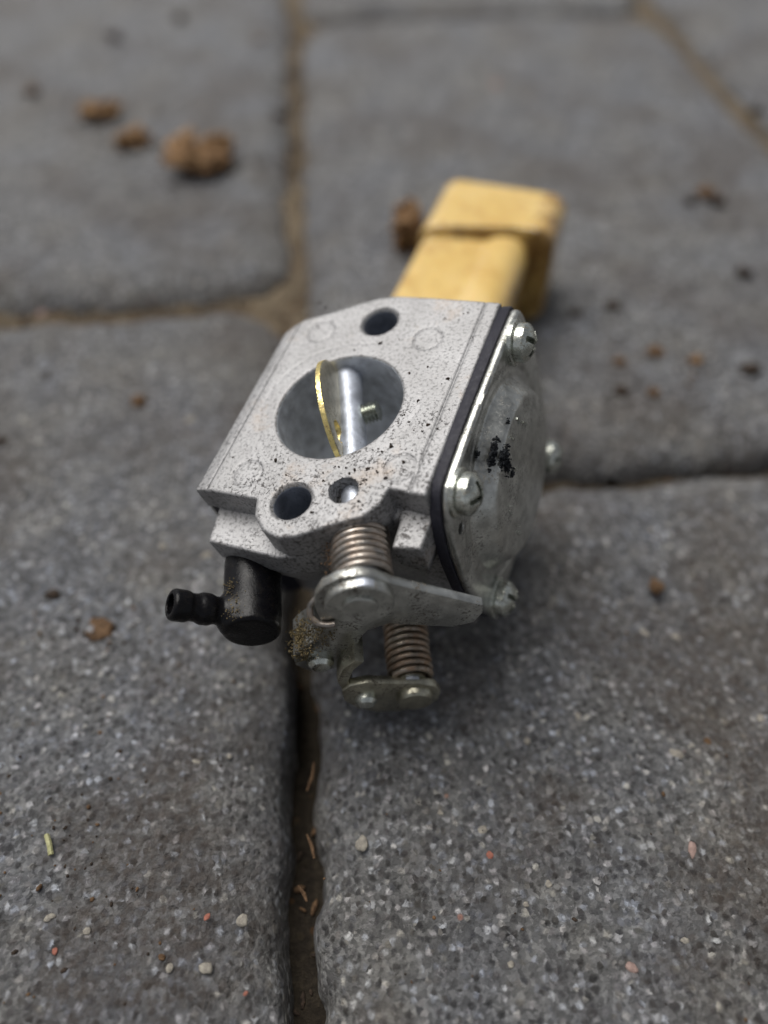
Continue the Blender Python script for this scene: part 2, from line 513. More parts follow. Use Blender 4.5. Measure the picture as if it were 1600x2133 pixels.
CAST = mk_cast()
ZINC = mk_zinc('zinc_plate', (0.66, 0.67, 0.63), 0.33, 0.6)
ZINC_LEVER = mk_zinc('zinc_lever', (0.68, 0.69, 0.65), 0.34, 0.9)
ZINC_OLD = mk_zinc('dull_zinc_lever', (0.56, 0.54, 0.43), 0.32, 0.9)
SCREW = mk_zinc('zinc_screw', (0.74, 0.77, 0.70), 0.24, 0.8)
STEEL = mk_zinc('bare_steel', (0.66, 0.71, 0.80), 0.42, 0.1, metal=0.7)
SPRING = mk_zinc('spring_steel', (0.50, 0.47, 0.43), 0.30, 0.5, 0.3)
SPRING_RUST = mk_zinc('rusty_spring_steel', (0.52, 0.46, 0.38), 0.30, 0.6, 0.6)
BRASS = mk_brass()
BRASS_SHADED = mk_zinc('shaded_brass', (0.52, 0.48, 0.36), 0.45, 0.4, metal=0.7)  # duller brass: shadow put into the colour of the choke plate's flat faces
RUBBER = mk_rubber('black_rubber', (0.003, 0.003, 0.004), 0.28, dust=0.08)
GASKET = mk_rubber('black_gasket', (0.022, 0.022, 0.030), 0.55, 0.00008, 0.5, (0.07, 0.07, 0.085))
YELLOW = mk_yellow()
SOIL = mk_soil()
DIRT = mk_dirt('dark_dirt', (0.012, 0.009, 0.007), (0.065, 0.045, 0.032))
DIRT_BROWN = mk_dirt('brown_dirt', (0.045, 0.024, 0.012), (0.18, 0.11, 0.06))
BARK = mk_dirt('rotten_wood', (0.035, 0.017, 0.009), (0.56, 0.39, 0.21), 0.6)
_r = [n for n in BARK.node_tree.nodes if n.type == 'VALTORGB'][0].color_ramp
_r.elements[0].position, _r.elements[1].position = 0.36, 0.72
_e = _r.elements.new(0.50); _e.color = (0.22, 0.125, 0.06, 1)
GRIME = mk_dirt('black_grime', (0.005, 0.006, 0.009), (0.024, 0.028, 0.034), 2.0, 0.7)
CAKED = mk_dirt('caked_yellow_dirt', (0.045, 0.032, 0.020), (0.24, 0.19, 0.095), 0.9)
PALE = mk_dirt('pale_stone', (0.18, 0.165, 0.145), (0.38, 0.355, 0.30), 1.2)
REDST = mk_dirt('red_stone', (0.24, 0.09, 0.065), (0.36, 0.15, 0.11), 0.8)
PINKST = mk_dirt('pink_stone', (0.22, 0.15, 0.13), (0.36, 0.26, 0.23), 1.0)
STRAW = mk_dirt('straw', (0.30, 0.30, 0.14), (0.46, 0.45, 0.26), 1.0, 0.6)

# ------------------------------------------------------------------ ground and pavement
ANG = math.radians(4.3)
E1 = np.array([math.cos(ANG), math.sin(ANG)]); E2 = np.array([-math.sin(ANG), math.cos(ANG)])
ORG = np.array([-23.5, 200.0])               # a point on the joint that runs away from the lens (mm)
PW, PL = 146.0, 248.0                        # paver pitch

def ground():
    R = 20000.0
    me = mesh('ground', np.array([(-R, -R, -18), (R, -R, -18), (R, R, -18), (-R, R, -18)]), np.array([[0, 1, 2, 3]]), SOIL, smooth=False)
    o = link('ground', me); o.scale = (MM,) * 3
    o['kind'] = 'structure'
ground()

def sand_height(x, y):
    a = (x - ORG[0]) * E1[0] + (y - ORG[1]) * E1[1]
    b = (x - ORG[0]) * E2[0] + (y - ORG[1]) * E2[1]
    front = np.clip((-70 - b) / 60.0, 0, 1)
    h = -5.6 - 6.2 * front
    h = h + 1.6 * (vnoise(x / 14, y / 14, 3) - 0.5) + 1.5 * (vnoise(x / 4, y / 4, 4) - 0.5) + 0.7 * (vnoise(x / 1.7, y / 1.7, 5) - 0.5)
    return h

def pavement():
    root_me = None
    xs = np.arange(-330, 331, 1.6); ys = np.arange(-60, 640, 1.6)
    X, Y = np.meshgrid(xs, ys, indexing='ij')
    Z = sand_height(X, Y)
    V = np.stack([X.ravel(), Y.ravel(), Z.ravel()], 1)
    nx, ny = X.shape
    i = (np.arange(nx - 1)[:, None] * ny + np.arange(ny - 1)[None, :]).ravel()
    F = np.stack([i, i + ny, i + ny + 1, i + 1], 1)
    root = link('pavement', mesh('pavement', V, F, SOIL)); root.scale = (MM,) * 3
    root['kind'] = 'structure'
    mats = [mk_paver('concrete_paver', 0.0), mk_paver('concrete_paver_b', 1.7), mk_paver('concrete_paver_c', 3.1)]
    def paver_mesh(res, seed, mat, wid, lng):
        m = 1.4
        n1, n2 = int((wid + 2 * m) / res), int((lng + 2 * m) / res)
        u = np.linspace(-wid / 2 - m, wid / 2 + m, n1); v = np.linspace(-lng / 2 - m, lng / 2 + m, n2)
        A, B = np.meshgrid(u, v, indexing='ij')
        wob = 2.6 * (vnoise(A / 30 + 50, B / 30, seed) - 0.5) + 2.0 * (vnoise(A / 8 + 90, B / 8, seed + 1) - 0.5) + 1.0 * (vnoise(A / 2.5, B / 2.5 + 40, seed + 2) - 0.5)
        cr = 17.0
        qx, qy = np.abs(A) - wid / 2 + cr, np.abs(B) - lng / 2 + cr
        d = -(np.minimum(np.maximum(qx, qy), 0) + np.hypot(np.maximum(qx, 0), np.maximum(qy, 0)) - cr) + wob   # inside positive
        Rr = 12.0
        t = np.clip(1 - d / Rr, 0, 1)
        Z = -8.2 * (1 - np.sqrt(np.maximum(1 - t ** 2.1 * 0.97, 0)))
        Z = Z + np.where(d < 0.25, (d - 0.25) * 8.0, 0)
        Z = np.maximum(Z, -17.0)
        Z += 0.9 * (vnoise(A / 42 + 7, B / 42, seed + 3) - 0.5) + 0.5 * (vnoise(A / 9 + 7, B / 9, seed + 4) - 0.5)
        if res < 1.5:
            Z += 0.30 * (vnoise(A / 2.4, B / 2.4 + 7, seed + 5) - 0.5) + 0.22 * (vnoise(A / 1.1, B / 1.1 + 7, seed + 6) - 0.5)
            pits = np.clip(vnoise(A / 3.3 + 20, B / 3.3, seed + 8) - 0.80, 0, 1) / 0.2
            Z -= 0.7 * pits
        V = np.stack([A.ravel(), B.ravel(), Z.ravel()], 1)
        i = (np.arange(n1 - 1)[:, None] * n2 + np.arange(n2 - 1)[None, :]).ravel()
        F = np.stack([i, i + n2, i + n2 + 1, i + 1], 1)
        return mesh('paver', V, F, mat)
    coarse = [paver_mesh(4.0, 100 + 10 * k, mats[k], PW - 4, PL - 4) for k in range(3)]
    out = {}
    for c in range(-4, 5):
        off = -99.0 if c % 2 == 0 else -39.6
        for r in range(-3, 6):
            ca, cb = PW * (c + 0.5), off + PL * (r + 0.5)
            near = (c, r) in ((0, 0), (0, -1), (-1, 0), (-1, -1))
            mid = (c, r) in ((1, 0), (1, -1), (0, 1), (-1, 1), (1, 1), (-2, 0))
            k = (c * 3 + r * 5) % 3
            if near:
                me = paver_mesh(0.7, 11 + 31 * c + 7 * r, mats[k], PW - 5.0, PL - 4.2)
            elif mid:
                me = paver_mesh(1.4, 11 + 31 * c + 7 * r, mats[k], PW - 5.0, PL - 4.2)
            else:
                me = coarse[k]
            o = link('paver', me, root)
            p = ORG + ca * E1 + cb * E2
            o.location = (p[0], p[1], 0.6 * math.sin(c * 2.1 + r * 1.3))
            o.rotation_euler = (0.003 * math.sin(c + r * 2), 0.003 * math.cos(c * 2 + r), ANG)
            out[(c, r)] = o
    return root, out
PAVEMENT, PAVERS = pavement()

# where a line of sight of the survey meets the paving (survey units: 1600 x 2133, 49 degrees down)
def gp(px, py, h=0.0):
    d = np.array([(px - 800) / 1650.0, (py - 1066.5) / 1650.0, 1.0])
    c_, s_ = math.cos(math.radians(PITCH)), math.sin(math.radians(PITCH))
    D = np.array([d[0], -d[1] * s_ + d[2] * c_, -d[1] * c_ - d[2] * s_])
    k = (h - H * 1000) / D[2]
    return np.array([D[0] * k, D[1] * k, h]), k        # mm, and mm per (px * 1650)

# ------------------------------------------------------------------ carburettor
CM = np.array([[0.8935, 0.3447, -0.2878], [-0.3816, 0.9206, -0.0823], [0.2366, 0.1834, 0.9542]])
CL = np.array([-5.96, 78.37, 37.09])
Mc = Matrix.Identity(4)
for i in range(3):
    for j in range(3):
        Mc[i][j] = CM[i, j] * MM
    Mc[i][3] = CL[i] * MM
carb = empty('carburettor', 'silver cast metal carburettor with brass choke plate lying across the paver joint', 'carburettor', matrix=Mc)

TH = math.radians(25.67)
sv = np.array([math.sin(TH), -math.cos(TH), 0]); wv = np.array([math.cos(TH), math.sin(TH), 0]); nv = np.array([0, 0, 1.0])
MS = m4((wv, nv, sv))                        # shaft frame: across, up through the face, along the shafts
MC_ = m4(((0, 1, 0), (0, 0, 1), (1, 0, 0)))   # cover frame: y, z, out of the cover
D1, D2 = 3.6, 25.8                           # depth of the two shafts

BOSS = [(11.8, -11.8), (11.5, -14.2), (10.0, -16.2), (7.2, -17.6), (5.2, -18.8), (2.6, -20.3), (0.4, -20.8), (-2.0, -20.1), (-4.0, -18.3), (-4.9, -16.0)]
FACE = [(-14.8, 13.1), (-12.2, 15.4), (-7.8, 17.3), (-5.0, 18.8), (-1.9, 20.2), (1.0, 20.7), (6.3, 20.5), (16.4, 19.8), (16.6, -12.2)] + BOSS + [(-14.9, -15.7)]
CORE = [(-13.2, 13.0), (-11.8, 15.2), (-7.6, 17.2), (-5.0, 18.6), (1.0, 20.4), (16.2, 19.5), (16.5, -16.8), (12.9, -17.2), (12.4, -12.4), (11.8, -11.8), (11.3, -14.2), (9.9, -16.1), (7.2, -17.5), (5.2, -18.7),
        (2.6, -20.2), (0.4, -20.9), (-1.2, -21.3), (-12.1, -20.8), (-13.2, -15.6)]
DEEP = [(-13.2, 13.0), (-11.8, 15.2), (-5.0, 18.6), (1.0, 20.2), (16.2, 19.3), (16.2, -12.4), (12.5, -13.4), (10.5, -12.6), (4.0, -12.0), (-6.0, -12.0), (-13.2, -12.6)]
GEAR = [(-12.8, -22.0), (-12.8, 22.0)]

def body_sdf(x, y, z):
    f = extr(poly2(FACE, x, y), z, -4.3, 0.0, 0.35)
    # the outer strip on the left falls away to the pump side
    f = smax(f, (-(x + 12.75) * 0.28 + z) * 0.96, 0.3)
    f = smin(f, extr(poly2(CORE, x, y) + np.maximum(-8.2 - z, 0) * 0.35, z, -13.0, -4.25, 0.35), 0.25)
    f = smin(f, extr(poly2(DEEP, x, y), z, -32.4, -4.5, 0.8), 0.6)
    r = np.sqrt(x * x + y * y + 1e-9)
    bore_r = np.where(z > -13, 8.7, np.where(z > -19, 8.7 + (z + 13) * 0.36, 6.54 + np.maximum(-24 - z, 0) * 0.22))
    bore_r = bore_r + np.clip(z + 0.3, 0, 1) * 0.7
    f = smax(f, -(r - bore_r) * 0.95, 0.12)
    for cy_ in (15.5, -15.5):
        q = np.sqrt(x * x + (y - cy_) ** 2 + 1e-9) - 2.45 - np.clip(z + 0.55, 0, 2) * 0.75
        f = np.maximum(f, -np.maximum(q, -27 - z))
    q = np.sqrt((x - 6.2) ** 2 + (y + 12.9) ** 2 + 1e-9) - 1.9
    f = np.maximum(f, -np.maximum(q, -6.5 - z))
    # casting line along the right strip, ejector marks, and the fine turned ring round the bore
    top = z + 0.16
    f = np.maximum(f, -np.maximum(np.abs(x - 14.35) - 0.16, -(z + 0.20)))
    f = np.maximum(f, -np.maximum(np.abs(x + 12.72) - 0.14, -(z + 0.28)))
    for ex, ey in ((-8.5, 13.1), (8.3, 12.6), (-8.1, -12.4), (12.1, -8.6)):
        q = np.sqrt((x - ex) ** 2 + (y - ey) ** 2 + 1e-9)
        f = np.maximum(f, -np.maximum(np.abs(q - 1.95) - 0.11, -(z + 0.16)))
        f = np.maximum(f, -np.maximum(q - 1.85, -(z + 0.07)))
    f = np.maximum(f, -np.maximum(np.abs(r - 11.2) - 0.10, -(z + 0.09)))
    return f

BORE = mk_zinc('machined_aluminium', (0.78, 0.82, 0.88), 0.40, 0.15, metal=0.25)
body = link('body', sdf_mesh('body', body_sdf, (-16.4, -23, -33.4), (18, 22, 1.2), 0.25, CAST, sharp=42), carb)

body.data.materials.append(BORE)
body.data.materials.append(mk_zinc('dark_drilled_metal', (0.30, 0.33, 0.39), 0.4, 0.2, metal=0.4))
_n = len(body.data.polygons); _c = np.zeros(_n * 3); body.data.polygons.foreach_get('center', _c); _c = _c.reshape(-1, 3)
_in = (np.hypot(_c[:, 0], _c[:, 1]) < 8.78) & (_c[:, 2] < -0.12)
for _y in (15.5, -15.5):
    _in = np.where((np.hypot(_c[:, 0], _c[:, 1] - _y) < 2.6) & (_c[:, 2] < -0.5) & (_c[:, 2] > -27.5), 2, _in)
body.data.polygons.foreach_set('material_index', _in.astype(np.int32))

# pump side: thin black gasket and steel lid on the left flank
pg = [(-15.2, -1.6), (12.6, -1.6), (14.4, -5), (14.4, -28), (12, -31), (-13, -31), (-15.2, -28)]
link('pump_gasket', prism('pump_gasket', pg, -15.1, -13.1, GASKET, M=MC_, bev=0.1), carb)
link('pump_lid', prism('pump_lid', [(p[0] * 0.97, p[1] * 0.97 - 0.8) for p in pg], -16.3, -15.05, ZINC, M=MC_, bev=0.25), carb)

# diaphragm side: gasket, pressed lid with a domed middle, four screws
gk = [(20.6, -1.3), (18.6, -0.1), (-9.2, -0.1), (-11.9, -1.6), (-14.4, -8.5), (-14.6, -20), (-12.4, -30.0), (-9.5, -31.8), (18.5, -31.8), (21, -29.5), (22.2, -20), (22.2, -8)]
link('gasket', prism('gasket', smooth_poly(gk, 1), 16.4, 17.8, GASKET, M=MC_, bev=0.12), carb)
def cover_sdf(p, q, r):
    d2 = poly2(smooth_poly(gk, 2) * [0.985, 0.985] + [0.05, -0.2], p, q)
    rr = np.sqrt((p - 3.2) ** 2 * 0.94 + (q + 15.6) ** 2 + 1e-9)
    t = np.clip((13.3 - rr) / 2.7, 0, 1)
    hgt = 18.35 + 2.3 * (t * t * (3 - 2 * t)) + 1.2 * np.clip(1 - (rr / 13.0) ** 2, 0, 1)
    rib = np.clip(1 - np.abs(rr - 14.3) / 0.6, 0, 1)
    hgt = hgt - 0.25 * rib
    for hp, hq in ((-10.9, -7.2),):
        pass
    sh = np.abs(r - hgt) * 0.72 - 0.48
    f = smax(sh, d2, 0.5)
    f = np.maximum(f, -(np.sqrt((p + 11.2) ** 2 + (q + 7.6) ** 2 + 1e-9) - 0.75))
    return f
cover = link('diaphragm_cover', sdf_mesh('diaphragm_cover', cover_sdf, (-16, -33, 16.6), (24, 1, 23), 0.3, ZINC, M=MC_, sharp=45), carb)
def stamp_z(p, q):
    r = np.linspace(26, 18, 400)
    return float(r[np.argmax(cover_sdf(p, q, r) < 0)])
# stamped marks on the lid, too shallow and worn to read
def stamp():
    bm = bmesh.new()
    rnd = random.Random(3)
    marks = [(0.2, -10.2, 1.0), (-3.6, -13.0, .9), (-4.2, -13.4, .5), (-3.9, -14.2, .8), (-3.2, -18.2, 1.2), (-3.7, -19.3, 1.1), (-3.2, -19.9, 1.0), (1.8, -5.6, .8), (2.2, -6.5, .6), (5.0, -6.0, .8), (5.4, -7.0, 1.0), (6.2, -8.0, .9), (6.6, -8.9, .6)]
    for p, q, l in marks:
        a = rnd.uniform(-1.3, -0.7)
        mt = Matrix.Translation((p, q, stamp_z(p, q))) @ Matrix.Rotation(a, 4, 'Z') @ Matrix.Diagonal((l * 1.15, 0.28, 0.3, 1))
        bmesh.ops.create_cube(bm, size=1.0, matrix=mt)
    return bm_mesh('stamped_mark', bm, SCREW, M=MC_, sharp=30)
st = link('stamped_mark', stamp(), cover)

def screw_sdf(x, y, z):
    r = np.sqrt(x * x + y * y + 1e-9)
    dome = np.sqrt(r * r + (z + 0.9) ** 2) - 3.25
    f = smax(np.maximum(dome, r - 2.5), -z, 0.2)
    cross = np.minimum(np.maximum(np.abs(x) - 0.36, np.abs(y) - 1.75), np.maximum(np.abs(y) - 0.36, np.abs(x) - 1.75))
    cross = np.maximum(cross, 1.15 - z)
    slot = np.maximum(np.abs(x) - 0.34, 1.6 - z)
    return np.maximum(np.maximum(f, -cross), -slot)
screw_me = sdf_mesh('screw', screw_sdf, (-2.8, -2.8, -0.3), (2.8, 2.8, 2.7), 0.11, SCREW, sharp=32)
washer_me = lathe('washer', [(1.4, 0), (2.75, 0), (2.95, 0.12), (2.95, 0.62), (2.75, 0.75), (1.4, 0.75)], SCREW, n=36)
SPOTS = [(15.2, -2.7, 0.5), (-9.3, -2.9, 1.15), (-9.5, -28.0, 0.2), (16.9, -29.2, 0.8)]
for k, (p, q, a) in enumerate(SPOTS):
    s_ = link('screw', screw_me, carb)
    s_.matrix_local = MC_ @ Matrix.Translation((p, q, 19.62)) @ Matrix.Rotation(a, 4, 'Z') @ Matrix.Scale(1.04, 4)
    wsh = link('washer', washer_me, s_)
    wsh.location = (0, 0, -0.74)

# choke shaft and plate in the bore
shaft = link('choke_shaft', tube('choke_shaft', [(0.5, -D1, k) for k in np.linspace(-17, 27.0, 24)], 1.95, STEEL, M=MS, n=28), carb)
link('throttle_shaft', tube('throttle_shaft', [(0, -D2, k) for k in np.linspace(-18, 28.4, 24)], 1.6, STEEL, M=MS, n=24), carb)

BETA = math.radians(2)                      # the plate leans a little to the left of the bore axis
pl_n = np.array([-math.sin(BETA), math.cos(BETA)])   # (across, up)
pl_o = np.array([math.cos(BETA), math.sin(BETA)])    # out of the plate, to the right
MPl = MS @ m4(((0, 0, 1), (pl_n[0], pl_n[1], 0), (-pl_o[0], -pl_o[1], 0)), (-0.2 - 0.5 * pl_o[0], -3.2 - 0.5 * pl_o[1], 0))
def plate_sdf(x, y, z):
    r = np.sqrt(x * x * 1.0 + y * y + 1e-9) - 8.45
    notch = np.sqrt((x - 4.1) ** 2 + (y - 2.6) ** 2 + 1e-9) - 1.5
    return np.maximum(extr(r, z, -0.45, 0.3, 0.08), -notch)
plate = link('choke_plate', sdf_mesh('choke_plate', plate_sdf, (-9, -9, -0.9), (9, 9, 0.9), 0.15, BRASS, M=MPl), carb)
plate.data.materials.append(BRASS_SHADED)
_nn = np.zeros(len(plate.data.polygons) * 3); plate.data.polygons.foreach_get('normal', _nn)
plate.data.polygons.foreach_set('material_index', (np.abs(_nn.reshape(-1, 3) @ np.array(MPl.to_3x3().col[2])) > 0.8).astype(np.int32))
prof = [(0, 0)]
for k in range(5):
    prof += [(1.1, 0.1 + k * 0.5), (1.45, 0.32 + k * 0.5)]
prof += [(0.9, 2.65), (0, 2.7)]
MTs = MS @ m4(((0, 0, 1), (-pl_o[1], pl_o[0], 0), (pl_o[0], pl_o[1], 0)), (0.5 + 1.6 * pl_o[0], -D1 + 1.6 * pl_o[1], -0.6))
link('plate_screw', lathe('plate_screw', prof, SCREW, M=MTs, n=24), carb)
MTp = MS @ m4(((0, 0, 1), (0.5, 0.87, 0), (-0.87, 0.5, 0)), (0, -D2, 0))
link('throttle_plate', lathe('throttle_plate', [(0, -0.3), (6.5, -0.3), (6.5, 0.3), (0, 0.3)], BRASS, M=MTp), carb)

# springs
def spring(name, d, s0, s1, rad, wire, turns, mat, hook=None, tail=None, cw=0.0):
    pts = []
    n = int(turns * 40)
    a0 = 1.0
    for i in range(n + 1):
        t = i / n
        a = a0 + turns * 2 * math.pi * t
        e = min(t * turns, (1 - t) * turns, 1.0)
        pts.append((cw + rad * math.cos(a) + 0.06 * math.sin(9 * t), -d + rad * math.sin(a), s0 + (s1 - s0) * t))
    if hook: pts += hook(pts[-1])
    return link(name, tube(name, pts, wire / 2, mat, M=MS, n=10), carb)
def hook1(p):
    a = np.array(p)
    c = [(-4.2, -5.4, 24.3), (-6.0, -6.3, 24.3), (-7.2, -7.1, 24.7), (-7.6, -8.2, 25.5), (-6.9, -9.0, 26.3), (-5.8, -9.4, 26.5), (-4.9, -9.5, 26.5)]
    c = [a] + [np.array(q) for q in c]
    out = []
    for i in range(1, len(c)):
        for t in np.linspace(0.2, 1, 5):
            out.append(tuple(c[i - 1] * (1 - t) + c[i] * t))
    o = np.array(out); o[1:-1] = (o[:-2] + 2 * o[1:-1] + o[2:]) / 4
    return [tuple(q) for q in o]
spring('return_spring', 4.7, 16.8, 24.4, 3.25, 0.86, 8.34, SPRING, hook=hook1, cw=0.25)
sp2 = spring('return_spring', D2, 19.5, 27.6, 2.75, 0.82, 8.2, SPRING_RUST)
sp2['label'] = 'rusty coil spring on the lower lever'
# the shaft bush the upper spring is wound on
link('shaft_bush', lathe('shaft_bush', [(1.5, 11), (2.6, 11), (2.6, 25), (1.5, 25)], CAST, M=MS @ Matrix.Translation((0.25, -4.7, 0))), carb)
link('shaft_bush', lathe('shaft_bush', [(1.5, 8), (3.4, 8), (3.4, 17.5), (2.9, 18.6), (2.1, 18.6), (2.1, 28), (1.5, 28)], ZINC_OLD, M=MS @ Matrix.Translation((0, -D2, 0))), carb)

# upper lever: plate, raised boss, riveted shaft end, pin in its lower arm
LV = [(-6.1, -5.8), (-5.2, -3.5), (-3.7, -1.8), (-1.6, -1.0), (0.8, -1.1), (2.5, -2.3), (3.9, -4.5), (12.6, -13.6), (12.2, -15.4), (10.7, -17.2), (8.0, -17.3), (0.9, -13.1), (-2.0, -13.6), (-3.4, -15.0), (-6.4, -20.0), (-8.4, -21.6), (-10.6, -21.9), (-12.6, -20.8), (-13.6, -18.6), (-13.0, -16.2), (-11.6, -14.8), (-8.1, -12.5), (-6.6, -9.5)]
lev = link('choke_lever', prism('choke_lever', LV, 24.75, 26.0, ZINC_LEVER, M=MS, bev=0.18), carb)
link('boss', lathe('boss', [(0, 25.9), (4.05, 25.9), (4.05, 27.05), (3.9, 27.2), (2.1, 27.2), (2.1, 27.5), (1.95, 27.62), (0, 27.62)], ZINC_LEVER, M=MS @ Matrix.Translation((-0.55, -5.6, 0))), lev)
link('rivet', lathe('rivet', [(0, 25.9), (1.75, 25.9), (1.7, 26.6), (1.2, 27.1), (0, 27.3)], SCREW, M=MS @ Matrix.Translation((-10.1, -18.6, 0))), lev)
TB = [(-13.4, -17.6), (-12.9, -15.9), (-11.5, -14.6), (-8.8, -13.0), (-8.3, -13.9), (-11.0, -15.6), (-12.0, -16.6), (-12.5, -18.0)]
link('bent_tab', prism('bent_tab', TB, 20.6, 26.0, ZINC_LEVER, M=MS, bev=0.15), lev)

# lower lever
L2 = [(-4.9, -21.6), (-3.6, -22.4), (-1.0, -23.9), (1.4, -25.0), (3.0, -26.8), (3.3, -28.8), (2.4, -31.0), (0.2, -32.4), (-3.9, -32.3), (-6.6, -31.2), (-8.6, -28.6), (-9.4, -25.4), (-8.8, -22.8), (-7.2, -21.6)]
lev2 = link('throttle_lever', prism('throttle_lever', L2, 27.8, 29.0, ZINC_OLD, M=MS, bev=0.18), carb)
link('boss', lathe('boss', [(0, 28.9), (2.6, 28.9), (2.5, 29.7), (2.2, 30.0), (0, 30.1)], ZINC_OLD, M=MS @ Matrix.Translation((-0.2, -28.3, 0))), lev2)
link('rivet', lathe('rivet', [(0, 28.9), (1.5, 28.9), (1.45, 29.6), (1.0, 30.1), (0, 30.3)], SCREW, M=MS @ Matrix.Translation((-6.4, -25.9, 0))), lev2)
T2 = [(-8.9, -24.0), (-8.6, -20.4), (-6.8, -17.4), (-4.6, -15.8), (-3.7, -16.6), (-5.6, -18.2), (-7.2, -20.9), (-7.6, -24.0)]
link('bent_tab', prism('bent_tab', T2, 23.4, 28.6, ZINC_OLD, M=MS, bev=0.15), lev2)

# black fuel elbow with its barbed nipple
def elbow_sdf(x, y, z):
    f = cyl(x, y, z, (-16.3, -10.4, 0), (0, 0, 1), 3.75, 11.5, 24.8, 0.7)
    f = f + 0.12 * np.sin(z * 1.1) * 0.3
    p = np.array((-17.0, -10.3, 21.9)); q = np.array((-23.4, -2.6, 23.0)); d = q - p; L = np.linalg.norm(d)
    n1 = cyl(x, y, z, p, d, 1.75, 0, L, 0.25)
    n2 = cyl(x, y, z, p, d, 1.95, L - 2.2, L - 0.1, 0.4)
    n3 = cyl(x, y, z, p, d, 2.0, L - 5.4, L - 3.4, 0.7)
    n4 = cyl(x, y, z, p, d, 2.4, 0, 3.6, 0.9)
    f = smin(f, smin(smin(n1, n2, 0.5), smin(n3, n4, 0.5), 0.5), 0.9)
    return np.maximum(f, -cyl(x, y, z, p, d, 1.25, 2.0, L + 5, 0.1))
link('fuel_elbow', sdf_mesh('fuel_elbow', elbow_sdf, (-28, -16, 10.5), (-11.5, 1.0, 27.5), 0.2, RUBBER, M=MS, sharp=50), carb)

# ------------------------------------------------------------------ yellow block behind
YB = Matrix.Translation((19.0 * MM, 146.0 * MM, 0.6 * MM)) @ Matrix.Rotation(math.radians(-17.5), 4, 'Z') @ Matrix.Diagonal((MM, MM, MM, 1))
def box2(x, y, cx_, cy_, hx, hy, r):
    qx, qy = np.abs(x - cx_) - hx + r, np.abs(y - cy_) - hy + r
    return np.minimum(np.maximum(qx, qy), 0) + np.sqrt(np.maximum(qx, 0) ** 2 + np.maximum(qy, 0) ** 2) - r
# stem
def yellow_stem(x, y, z):
    c = box2(x, z, -1.6, 9.9, 10.0, 9.9, 1.6)
    # the right-hand half is a rounded ridge, a hair higher
    rd = box2(x, z, 4.6, 10.0, 5.6, 10.7, 5.2)
    c = smin(c, rd, 0.25)
    f = extr(c, y, -36, 10, 2.0)
    # neck where the stem runs into the cap, deepest on the right
    dep = 0.55 + 0.12 * np.clip(x + 2, 0, 12)
    return np.maximum(f, -(np.maximum(np.abs(y - 2.8 - 0.28 * np.minimum(x, 6.5)) - 0.9, -(f + dep))))
def yellow_cap(x, y, z):
    c = box2(x, z, 1.0, 10.8, 13.8, 10.9, 4.0)
    g = smax(extr(c, y, -8, 24.0, 3.0), (3.9 + 0.28 * np.minimum(x, 6.5) - y) * 0.96, 1.0)
    return g
block = empty('yellow_block', 'worn yellow plastic block with a stepped thicker end, behind the carburettor', 'plastic block', matrix=YB)
link('stem', sdf_mesh('stem', yellow_stem, (-14, -37, -1), (15, 12, 23), 0.45, YELLOW, sharp=60), block)
link('cap', sdf_mesh('cap', yellow_cap, (-15, -2, -1), (16, 26, 24), 0.45, YELLOW, sharp=60), block)

# ------------------------------------------------------------------ crumbs, chips and litter
def lump(name, rad, seed, mat, flat=0.7, sub=3, rough=0.5, freq=1.2):
    bm = bmesh.new()
    bmesh.ops.create_icosphere(bm, subdivisions=sub, radius=1.0)
    off = Vector((seed * 3.1, seed * 1.7, seed * 0.9))
    for v in bm.verts:
        c = v.co.copy()
        k = 1 + rough * mnoise.noise(c * freq + off) + rough * 0.6 * mnoise.noise(c * freq * 2.7 + off) + rough * 0.35 * mnoise.noise(c * freq * 6.1 + off)
        v.co = Vector((c.x * k * rad[0], c.y * k * rad[1], c.z * k * rad[2]))
    return bm_mesh(name, bm, mat, sharp=None)

def cluster(name, rad, seed, mat):
    rnd = random.Random(seed); bm = bmesh.new()
    for k in range(26):
        c = Vector((rnd.uniform(-.62, .62) * rad[0], rnd.uniform(-.62, .62) * rad[1], rnd.uniform(-.45, .45) * rad[2]))
        r0 = rnd.uniform(.14, .42)
        g = bmesh.ops.create_icosphere(bm, subdivisions=3, radius=1.0)
        rot = Matrix.Rotation(rnd.uniform(0, 6), 3, Vector((rnd.random(), rnd.random(), rnd.random())))
        for v in g['verts']:
            d = v.co.copy()
            kk = 1 + 0.5 * mnoise.noise(d * 1.3 + c) + 0.35 * mnoise.noise(d * 3.4 + c * 2) + 0.2 * mnoise.noise(d * 8 + c)
            d = rot @ Vector((d.x * 1.5, d.y * .9, d.z * .6)) * kk * r0
            v.co = c + Vector((d.x * rad[0], d.y * rad[1], d.z * max(rad[2], .6 * rad[0])))
    return bm_mesh(name, bm, mat, sharp=None)

def on_paving(name, px, py, wpx, hpx, mat, label, cat, group=None, seed=1, tall=0.5, sub=3, rough=0.5, z=0.0):
    p, k = gp(px, py)
    sx = wpx * k / 1650.0 / 2 * (0.72 if name == 'dirt_crumb' else 0.9); sy = sx * hpx / wpx * 1.35
    sz = min(sx, sy) * tall
    o = link(name, (cluster(name, (sx, sy, sz), seed, mat) if name == 'wood_crumb' else lump(name, (sx, sy, sz), seed, mat, sub=sub, rough=rough)))
    o.scale = (MM,) * 3
    o.location = (p[0] * MM, p[1] * MM, (z + sz * 0.55) * MM)
    tag(o, label, cat, group)
    return o

